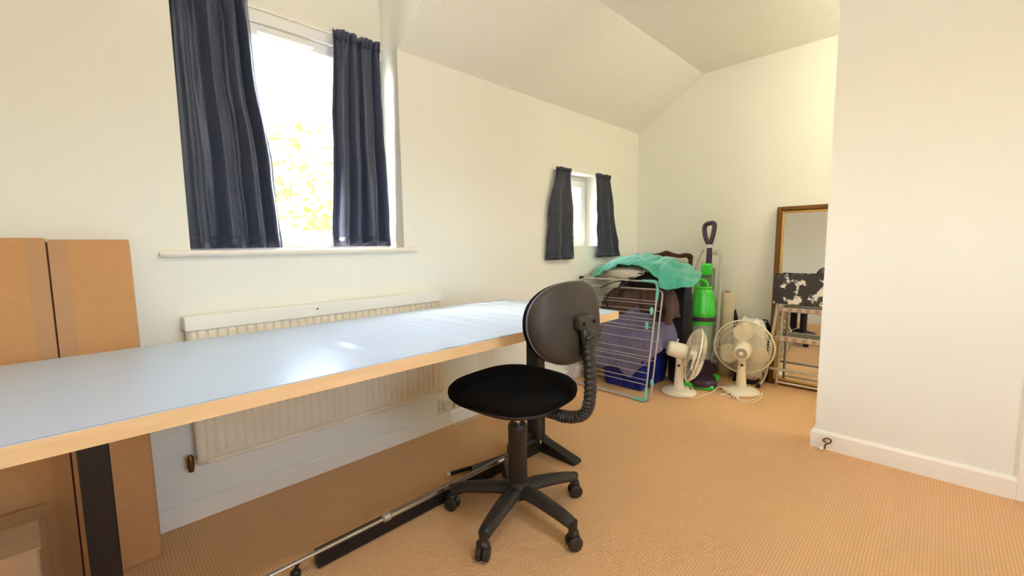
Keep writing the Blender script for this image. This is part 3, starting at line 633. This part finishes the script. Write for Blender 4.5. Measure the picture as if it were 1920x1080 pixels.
pw = MB().blob((2.95, 1.60, .835), (.20, .27, .06), 2.6, 48, 24, .10, 5, 1.0, Matrix.Rotation(.05, 3, 'X')).build('pillow', white_cl, ang=180)
tag(pw, 'off white pillow showing under the teal towel', 'pillow')
bgm = thing('black_bag', (2.80, 1.50, .76), 0, 'black nylon bag with dangling straps beneath the teal towel', 'bag')
MB().blob((2.83, 1.46, .795), (.085, .17, .062), 2.3, 40, 20, .18, 5, 4.0).build('body', blackcl_m, bgm, ang=180)
MB().tube(spline([(2.76, 1.47, .83), (2.72, 1.53, .80), (2.70, 1.60, .755), (2.69, 1.68, .70), (2.685, 1.72, .64), (2.69, 1.70, .58)], 30), .013, 8, flat=(.3, 1.5)).build('strap', blackcl_m, bgm)
MB().tube(spline([(2.76, 1.50, .81), (2.715, 1.60, .79), (2.705, 1.70, .765), (2.70, 1.77, .73)], 24), .012, 8, flat=(.3, 1.5)).build('strap', blackcl_m, bgm)
MB().tube(spline([(2.735, 1.47, .83), (2.725, 1.445, .845), (2.73, 1.44, .875)], 10), .004, 8).build('buckle', chrome_m, bgm)
# teal towel: rows front to back, columns left (window wall) to right
T = [[(2.72, 1.875, .795), (2.72, 1.76, .845), (2.72, 1.66, .885), (2.715, 1.54, .905), (2.715, 1.43, .885), (2.71, 1.335, .825), (2.675, 1.295, .755), (2.72, 1.20, .760), (2.78, 1.125, .765)],
     [(2.78, 1.905, .80), (2.78, 1.79, .88), (2.78, 1.68, .915), (2.78, 1.56, .93), (2.78, 1.45, .92), (2.775, 1.36, .895), (2.75, 1.28, .845), (2.79, 1.20, .83), (2.84, 1.125, .785)],
     [(2.88, 1.955, .83), (2.88, 1.84, .90), (2.88, 1.71, .93), (2.88, 1.58, .945), (2.88, 1.46, .94), (2.88, 1.36, .925), (2.87, 1.28, .895), (2.89, 1.20, .855), (2.92, 1.14, .80)],
     [(3.05, 1.965, .87), (3.05, 1.88, .915), (3.05, 1.74, .945), (3.05, 1.61, .955), (3.05, 1.48, .952), (3.05, 1.38, .935), (3.05, 1.30, .905), (3.05, 1.24, .87), (3.06, 1.185, .825)],
     [(3.16, 1.95, .82), (3.17, 1.88, .85), (3.17, 1.76, .88), (3.17, 1.62, .89), (3.17, 1.50, .885), (3.16, 1.41, .87), (3.14, 1.33, .85), (3.12, 1.27, .82), (3.11, 1.22, .78)]]
tw = MB().grid(patch(T, 120, 60, .024, 10, 8.0, (.6, 1.5, .6))).build('bath_towel', towel_m, solid=.006, ang=180)
tag(tw, 'teal bath towel spread over the top of the laundry pile', 'towel')
bb = thing('black_suitcase', (3.12, 1.325, 0), 0, 'black upright suitcase wedged between laundry pile and vacuum cleaner', 'suitcase')
MB().blob((3.10, 1.335, .37), (.07, .072, .365), 5, 32, 20, .03, 4, 3.0).build('shell', blackcl_m, bb, ang=180)
MB().tube(spline([(3.10, 1.36, .73), (3.10, 1.355, .76), (3.10, 1.305, .76), (3.10, 1.30, .73)], 12), .008, 8).build('handle', blackcl_m, bb)
MB().tube(spline([(3.035, 1.29, .05), (3.029, 1.29, .37), (3.035, 1.29, .68)], 10), .004, 6).build('zip', steel_blk, bb)
sg = lambda nm, y, x, z, dy, lb: tag(MB().box(-.02, -.013, 0, .02, .013, z, Matrix.Translation((x, y, 0.002)) @ Matrix.Rotation(dy, 4, 'X')).build(nm, pine_m, bevel=.002, smooth=False), lb, 'timber', 'offcuts of wood by the crate')
sg('wood_batten', 1.828, 2.70, .30, -.08, 'pale pine batten leaning beside the blue crate, nearer to it')
sg('wood_batten', 1.885, 2.70, .33, -.06, 'pine batten nearer the wall, left of another by the blue crate')

# ------------------------------------------------------------------ wooden dining chair
wc = thing('dining_chair', (3.32, 1.64, 0), 0, 'dark mahogany dining chair with a wavy crest rail behind the laundry pile', 'chair')
ya, yb, zt_, xb = 1.425, 1.865, .985, 3.50
cp = [(ya-.002, .915), (ya-.005, .945), (ya+.015, .968), (ya+.06, .972), (ya+.11, .962), (ya+.16, .972), (1.645, .992), (yb-.16, .972), (yb-.11, .962), (yb-.06, .972), (yb-.015, .968), (yb+.005, .945), (yb+.002, .915),
      (yb-.03, .915), (yb-.045, .935), (yb-.10, .93), (1.645, .945), (ya+.10, .93), (ya+.045, .935), (ya+.03, .915)]
Mx = Matrix(((0, 0, 1, 0), (1, 0, 0, 0), (0, 1, 0, 0), (0, 0, 0, 1)))
MB().prism(cp, xb-.012, xb+.012, Mx).build('crest_rail', mahog_m, wc, bevel=.005)
for y in (ya+.015, yb-.015):
    MB().tube(spline([(xb+.03, y, 0), (xb, y, .42), (xb, y, .70), (xb, y, .93)], 10), .017, 10).build('back_leg', mahog_m, wc)
    MB().tube([(3.17, y, 0), (3.17, y, .43)], [.014, .02], 10).build('front_leg', mahog_m, wc)
    MB().box(3.18, y-.012, .39, xb, y+.012, .44).build('seat_rail', mahog_m, wc, smooth=False)
for s_ in (-1, 1):
    MB().tube(spline([(xb, 1.645+s_*.03, .94), (xb, 1.645+s_*.075, .86), (xb, 1.645+s_*.045, .74), (xb, 1.645+s_*.03, .60), (xb, 1.645+s_*.05, .46)], 20), .009, 8, flat=(.7, 1.3)).build('splat', mahog_m, wc)
MB().box(xb-.01, ya, .40, xb+.01, yb, .45).build('seat_rail', mahog_m, wc, smooth=False); MB().box(3.16, ya, .39, 3.185, yb, .44).build('seat_rail', mahog_m, wc, smooth=False)
MB().box(3.155, ya+.004, .44, 3.485, yb-.004, .475).build('seat', mat('beige_seat_cloth', (190, 170, 140), .9), wc, bevel=.012)

# ------------------------------------------------------------------ upright vacuum cleaner
VX, VY = 3.36, 1.296
vc = thing('vacuum_cleaner', (VX, VY, 0), 0, 'green and purple upright vacuum cleaner standing against the far wall', 'vacuum cleaner')
VM = Matrix.Translation((VX, VY, 0)) @ Matrix.Rotation(math.radians(1.5), 4, 'X')
V3 = lambda x, y, z: VM @ Vector((x, y, z))
binp = MB().lathe([(.07, .15), (.078, .155), (.082, .17), (.084, .40), (.086, .43)], 32, VM).build('dust_bin', bin_m, vc)
MB().lathe([(.035, .16), (.045, .2), (.05, .36), (.055, .43)], 20, VM).build('inner_shroud', mat('green_grey_mesh', (96, 132, 92), .6, var=.2, vscale=80), binp)
MB().lathe([(.087, .425), (.089, .43), (.089, .455), (.086, .46)], 32, VM).build('bin_collar', green_p, vc)
MB().lathe([(.098, .458), (.104, .462), (.104, .485), (.098, .49)], 36, VM).build('purple_band', purple_p, vc)
MB().lathe([(.096, .485), (.101, .49), (.098, .53), (.086, .60), (.074, .66), (.066, .695), (.060, .70)], 96, VM, lambda a, z: 1+(.055*abs(math.cos(a*5.5))-.02)*(1 if .495 < z < .67 else 0)).build('cyclone', green_p, vc, ang=50)
MB().lathe([(.061, .695), (.064, .70), (.064, .715), (.058, .72)], 32, VM).build('cyclone_ring', green_p, vc)
hp = spline([V3(-.01, .05, .71), V3(-.01, .042, .745), V3(-.01, .01, .768), V3(-.01, -.025, .75), V3(-.01, -.035, .71)], 20)
MB().tube(hp, .012, 10).build('carry_handle', green_p, vc)
MB().box(.04, -.055, .12, .085, .045, .86, VM).build('spine', mat('grey_green_plastic', (120, 132, 110), .4, var=.1), vc, bevel=.012)
MB().box(.01, -.045, .80, .06, .035, .895, VM).build('upper_body', green_p, vc, bevel=.012)
wp = [V3(.045, -.012, .86), V3(.045, -.014, .95), V3(.045, -.012, 1.03)]
MB().tube(wp, [.021, .021, .018], 14).build('wand', purple_p, vc)
MB().tube([V3(.045, -.012, 1.015), V3(.045, -.012, 1.04)], .023, 14).build('wand_collar', mat('silver_plastic', (205, 205, 200), .3, metal=.3), vc)
lp = spline([V3(.045, -.012, 1.03), V3(.045, .018, 1.085), V3(.045, .032, 1.14), V3(.045, .03, 1.185), V3(.045, .002, 1.20), V3(.045, -.035, 1.20), V3(.045, -.038, 1.15), V3(.045, -.028, 1.09), V3(.045, -.012, 1.035)], 40)
MB().tube(lp, .0175, 12).build('loop_handle', purple_p, vc)
hs_ = spline([V3(.05, -.04, .97), V3(.05, -.075, .98), V3(.05, -.10, .9), V3(.05, -.105, .6), V3(.05, -.10, .3), V3(.04, -.07, .13)], 120)
MB().tube(hs_, [.0135+.0025*(i % 2) for i in range(121)], 10).build('hose', hose_m, vc)
MB().tube(spline([V3(.04, .03, 1.0), V3(.035, .07, .9), V3(.03, .085, .8), V3(.04, .06, .7)], 16), .004, 6).build('cable', mat('grey_cable', (150, 146, 130), .5), vc)
MB().blob((VX-.03, VY-.0, .085), (.10, .10, .085), 2.8, 32, 18).build('motor_housing', purple_p, vc, ang=180)
hd = MB(); hd.prism([(VX-.34, VY-.10), (VX-.30, VY-.05), (VX-.10, VY+.02), (VX-.06, VY-.15), (VX-.24, VY-.23), (VX-.31, VY-.20)], .012, .07)
hd.build('cleaner_head', purple_p, vc, bevel=.02, bseg=3)
MB().tube([(VX-.335, VY+.02, .021), (VX-.33, VY+.0, .021), (VX-.285, VY-.20, .021), (VX-.28, VY-.22, .021)], [.012, .022, .022, .012], 12, flat=(1, 1)).build('green_bumper', green_p, vc)
MB().lathe([(.012, -.012), (.026, -.012), (.028, 0), (.026, .012), (.012, .012)], 20, dirM((VX-.10, VY-.17, .05), (-.3, -1, 0))).build('green_wheel', green_p, vc)
for s_ in (-1, 1): MB().lathe([(.02, -.014), (.05, -.014), (.055, 0), (.05, .014), (.02, .014)], 24, dirM((VX+.06, VY+s_*.085, .055), (0, 1, 0))).build('rear_wheel', purple_p, vc)

# ------------------------------------------------------------------ desk fans
def fan(name, loc, face, tilt, hub_z, label, cord, basez=0.0):
    f = thing(name, (loc[0], loc[1], 0), 0, label, 'fan', 'white desk fans on the carpet'); x, y = loc; R_ = .192
    d = Vector((math.cos(face)*math.cos(tilt), math.sin(face)*math.cos(tilt), math.sin(tilt)))
    MB().lathe([(.11, .0), (.118, .004), (.118, .012), (.105, .024), (.07, .034), (.035, .042), (.02, .046)], 40, Matrix.Translation((x, y, 0))).build('base', grille_m, f)
    back = Vector((x, y, hub_z)) - d*.07
    nk = MB().tube([(x, y, .035), (x, y, .06), (x, y, .15), (x, y, hub_z-.075), (x, y, hub_z-.05)], [.038, .034, .027, .024, .026], 20).build('neck', grille_m, f)
    MB().box(-.009, -.005, -.008, .009, .005, .008, Matrix.Translation((x-.027*math.cos(math.radians(17)), y-.027*math.sin(math.radians(17)), hub_z-.10)) @ Matrix.Rotation(math.radians(107), 4, 'Z')).build('tilt_knob', mat('dark_switch', (70, 60, 50), .5), nk, bevel=.001)
    C_ = Vector((x, y, hub_z)); MM = dirM(C_, d)
    MB().lathe([(.02, -.085), (.04, -.083), (.05, -.074), (.054, -.055), (.056, .03), (.05, .045), (.03, .05)], 32, MM).build('motor_housing', grille_m, f)
    MB().lathe([(.014, -.0875), (.036, -.0875), (.036, -.0845), (.014, -.0845)], 32, MM).build('motor_vent', mat('grey_vent', (168, 158, 146), .5), f)
    MB().lathe([(.008, -.092), (.013, -.09), (.013, -.085), (.008, -.085)], 20, MM).build('rear_badge', grille_m, f)
    MB().tube([MM @ Vector((0, .054, -.03)), MM @ Vector((0, .068, -.03)), MM @ Vector((0, .07, -.03)), MM @ Vector((0, .078, -.03))], [.003, .003, .007, .006], 10).build('oscillate_pin', grille_m, f)
    def cage(nm, z0, z1, dome, rin):
        mb = MB(); nr = 60
        for k in range(nr):
            a = 2*PI*k/nr; pts = []
            for i in range(7):
                t_ = i/6; r_ = rin+(R_-rin)*t_; z = z1+(z0-z1)*(t_**dome); pts.append(MM @ Vector((r_*math.cos(a), r_*math.sin(a), z)))
            mb.tube(pts, .0011, 4)
        for rr in (.35, .62, .85):
            z = z1+(z0-z1)*(rr**dome); r_ = rin+(R_-rin)*rr
            mb.tube([MM @ Vector((r_*math.cos(2*PI*k/40), r_*math.sin(2*PI*k/40), z)) for k in range(40)], .0012, 4, closed=True)
        mb.lathe([(rin*.0+.001, z1-.001), (rin, z1-.001), (rin, z1+.002), (.001, z1+.002)], 28, MM)
        return mb.build(nm, grille_m, f)
    zc = .095
    cage('rear_grille', zc, zc-.05, 4, .058); cage('front_grille', zc, zc+.055, 4, .045)
    MB().tube([MM @ Vector((R_*math.cos(2*PI*k/64), R_*math.sin(2*PI*k/64), zc)) for k in range(64)], .0055, 8, closed=True).build('rim', grille_m, f)
    MB().lathe([(.03, zc-.03), (.036, zc-.02), (.034, zc+.015), (.02, zc+.022)], 24, MM).build('blade_hub', blade_m, f)
    for b in range(3):
        a0 = 2*PI*b/3+math.radians(88); G = []
        for i in range(15):
            t_ = i/14; r_ = .03+.145*t_; hw = (.34+.30*math.sin(PI*min(1, t_*1.05)**.8))*(.55 if t_ > .985 else 1)*(1-.55*max(0, t_-.8)/.2)
            G.append([MM @ Vector((r_*math.cos(a0+hw*s_), r_*math.sin(a0+hw*s_), zc-.004+.018*s_)) for s_ in [k/6-1 for k in range(13)]])
        MB().grid(G).build('blade', blade_m, f, solid=.002, ang=180)
    MB().tube(spline(cord, 90), .0032, 6).build('cord', grille_m, f)
    for k in range(3): MB().box(-.005, -.008, .0, .005, .008, .006, Matrix.Translation((x, y, .028)) @ Matrix.Rotation(face, 4, 'Z') @ Matrix.Translation((.075, (k-1)*.016, 0)) @ Matrix.Rotation(.35, 4, 'Y')).build('speed_button', mat('dark_button', (50, 44, 40), .5), f)
    return f
fan('desk_fan', (2.895, 1.25), math.radians(-61), math.radians(-14), .30, 'white desk fan seen side on beside the blue crate', [(2.80, 1.25, .02), (2.79, 1.20, .025), (2.84, 1.12, .006), (2.92, 1.10, .004), (3.0, 1.08, .004), (3.02, 1.06, .02), (3.03, 1.03, .055), (3.06, .99, .05), (3.07, .96, .02), (3.05, .92, .006)])
fan('desk_fan', (3.195, .935), math.radians(12), math.radians(3), .30, 'white desk fan turned with its motor to the room, in front of the plastic bag', [(3.09, .95, .02), (3.06, 1.00, .006), (3.04, 1.02, .004), (3.05, .97, .004), (3.02, .90, .004), (3.03, .84, .004), (3.10, .80, .02), (3.17, .795, .035), (3.12, .79, .01), (3.02, .815, .004), (2.99, .86, .004), (3.03, .90, .004), (3.10, .915, .03)])
pg = thing('mains_plug', (3.05, .93, 0), 0, 'white three pin plug on the carpet before the rear-facing fan', 'plug')
MB().box(3.025, .90, .002, 3.07, .945, .03).build('body', gloss_m, pg, bevel=.006)
for yy in (.912, .932): MB().box(3.01, yy-.003, .01, 3.026, yy+.003, .014).build('pin', brass_m, pg)

# ------------------------------------------------------------------ mirror and stepladder
def mz(z): return 3.572+.045*z/1.3
mr = thing('wall_mirror', (3.58, .56, 0), 0, 'tall mirror in an ornate gilt frame propped against the far wall', 'mirror')
MY0, MY1, MZ = .27, .858, 1.305
def lq(y0, y1, z0, z1, t0, t1, nm, m, bev=.004):
    mb = MB(); vs = [Vector((mz(z)-t, y, z)) for t in (t0, t1) for z in (z0, z1) for y in (y0, y1)]
    mb.add(vs, [(0, 1, 3, 2), (4, 6, 7, 5), (0, 4, 5, 1), (2, 3, 7, 6), (0, 2, 6, 4), (1, 5, 7, 3)]); return mb.build(nm, m, mr, bevel=bev, smooth=False)
fwd_ = .032
lq(MY0, MY1, 0, MZ, 0, .008, 'backing', pine_m, 0)
for y0, y1, z0, z1 in ((MY1-fwd_, MY1, 0, MZ), (MY0, MY0+fwd_, 0, MZ), (MY0+fwd_, MY1-fwd_, MZ-fwd_, MZ), (MY0+fwd_, MY1-fwd_, 0, fwd_)): lq(y0, y1, z0, z1, .006, .032, 'frame_rail', gilt_m, .008)
i0 = fwd_; i1 = fwd_+.016
for y0, y1, z0, z1 in ((MY1-i1, MY1-i0, i0, MZ-i0), (MY0+i0, MY0+i1, i0, MZ-i0), (MY0+i1, MY1-i1, MZ-i1, MZ-i0), (MY0+i1, MY1-i1, i0, i1)): lq(y0, y1, z0, z1, .006, .022, 'gold_slip', gold_m, .004)
lq(MY0+i1, MY1-i1, i1, MZ-i1, .008, .011, 'mirror_glass', mirror_m, 0)
ld = thing('step_ladder', (3.45, .62, 0), 0, 'small aluminium stepladder leaning in front of the gilt mirror', 'stepladder')
LX = lambda z: 3.40+.125*z/.83
for y, s_ in ((.81, 1), (.43, -1)):
    MB().tube(spline([(LX(0)-.02, y+s_*.065, .008), (LX(.06), y+s_*.035, .075), (LX(.15), y+s_*.022, .16), (LX(.35), y+s_*.008, .36), (LX(.6), y-s_*.008, .60), (LX(.63), y-s_*.01, .635)], 24), .0125, 12, flat=(.8, 1.1)).build('front_rail', alu_m, ld)
    MB().tube([(LX(0)+.06, y-s_*.03, .006), (LX(.3)+.035, y-s_*.035, .3), (LX(.62)+.01, y-s_*.04, .62)], .009, 10).build('rear_rail', alu_m, ld)
    MB().tube([(LX(0)-.021, y+s_*.067, .0), (LX(0)-.018, y+s_*.062, .03)], .0165, 12).build('rubber_foot', black_m, ld)
for z in (.575, .37):
    tr_ = MB().box(LX(z)-.018, .437, z-.017, LX(z)+.014, .80, z+.014).build('tread', alu_m, ld, bevel=.003)
    MB().box(LX(z)-.0205, .452, z-.012, LX(z)-.018, .785, z+.010).build('tread_grip', tread_m, tr_, smooth=False)
MB().box(LX(.15)-.012, .425, .142, LX(.15)+.008, .815, .158).build('lower_brace', alu_m, ld, bevel=.002)
MB().tube([(LX(0)+.05, .46, .05), (LX(0)+.05, .78, .05)], .007, 8).build('rear_brace', alu_m, ld)
pl = Matrix.Translation((LX(.62)-.03, 0, .615)) @ Matrix.Rotation(math.radians(5), 4, 'Y')
MB().box(-.008, .425, 0, .008, .825, .215, pl).build('platform', splat_m, ld, bevel=.004, smooth=False)

# ------------------------------------------------------------------ odds and ends along the far wall
rl = thing('polythene_roll', (3.555, 1.165, 0), 0, 'pale roll of polythene sheeting upright between vacuum and far fan', 'roll')
MB().lathe([(.05, 0), (.058, .01), (.060, .2), (.056, .45), (.058, .63), (.05, .66)], 28, Matrix.Translation((3.555, 1.165, 0.0)), lambda a, z: 1+.05*math.sin(5*a+z*9)).build('roll', mat('dull_polythene', (206, 194, 168), .35, var=.12, vscale=9, bump=.4, bscale=25, bdist=.01), rl, ang=60)
MB().lathe([(.02, .655), (.02, .672)], 20, Matrix.Translation((3.555, 1.165, 0))).build('cardboard_core', card_m, rl)
pb = thing('plastic_bag', (3.45, .97, 0), 0, 'milky plastic bag of odds and ends slumped behind the far fan', 'bag')
MB().blob((3.455, .965, .26), (.065, .11, .225), 3, 40, 26, .22, 6, 2.0).build('bag', bag_m, pb, ang=180)
MB().blob((3.46, .965, .16), (.045, .08, .12), 3, 24, 14, .15, 5, 6.0).build('contents', mat('beige_contents', (206, 190, 160), .8, var=.2, vscale=25), pb, ang=180)
tb = thing('black_tray', (3.44, .92, 0), 0, 'low black tray on the floor under the plastic bag', 'tray')
MB().box(3.41, .91, 0, 3.525, 1.06, .034).build('tray', blackcl_m, tb, bevel=.006)
um = thing('umbrella', (3.55, 1.085, 0), 0, 'dark folded umbrella standing behind the far fan', 'umbrella')
MB().tube([(3.55, 1.085, .0), (3.55, 1.086, .06), (3.55, 1.088, .35), (3.55, 1.092, .46)], [.006, .012, .016, .012], 12).build('canopy', blackcl_m, um)
MB().tube([(3.55, 1.092, .455), (3.552, 1.097, .48), (3.555, 1.105, .53)], [.013, .014, .006], 10).build('handle', blackcl_m, um)
bx = thing('camera_case', (3.57, .90, 0), 0, 'dark case on end between the far fan and the gilt mirror', 'case')
MB().blob((3.575, .90, .225), (.045, .035, .22), 6, 28, 16, .03, 4, 1.0).build('body', blackcl_m, bx, ang=180)
MB().tube(spline([(3.575, .92, .44), (3.575, .915, .465), (3.575, .885, .465), (3.575, .88, .44)], 10), .006, 8).build('handle', purple_p, bx)
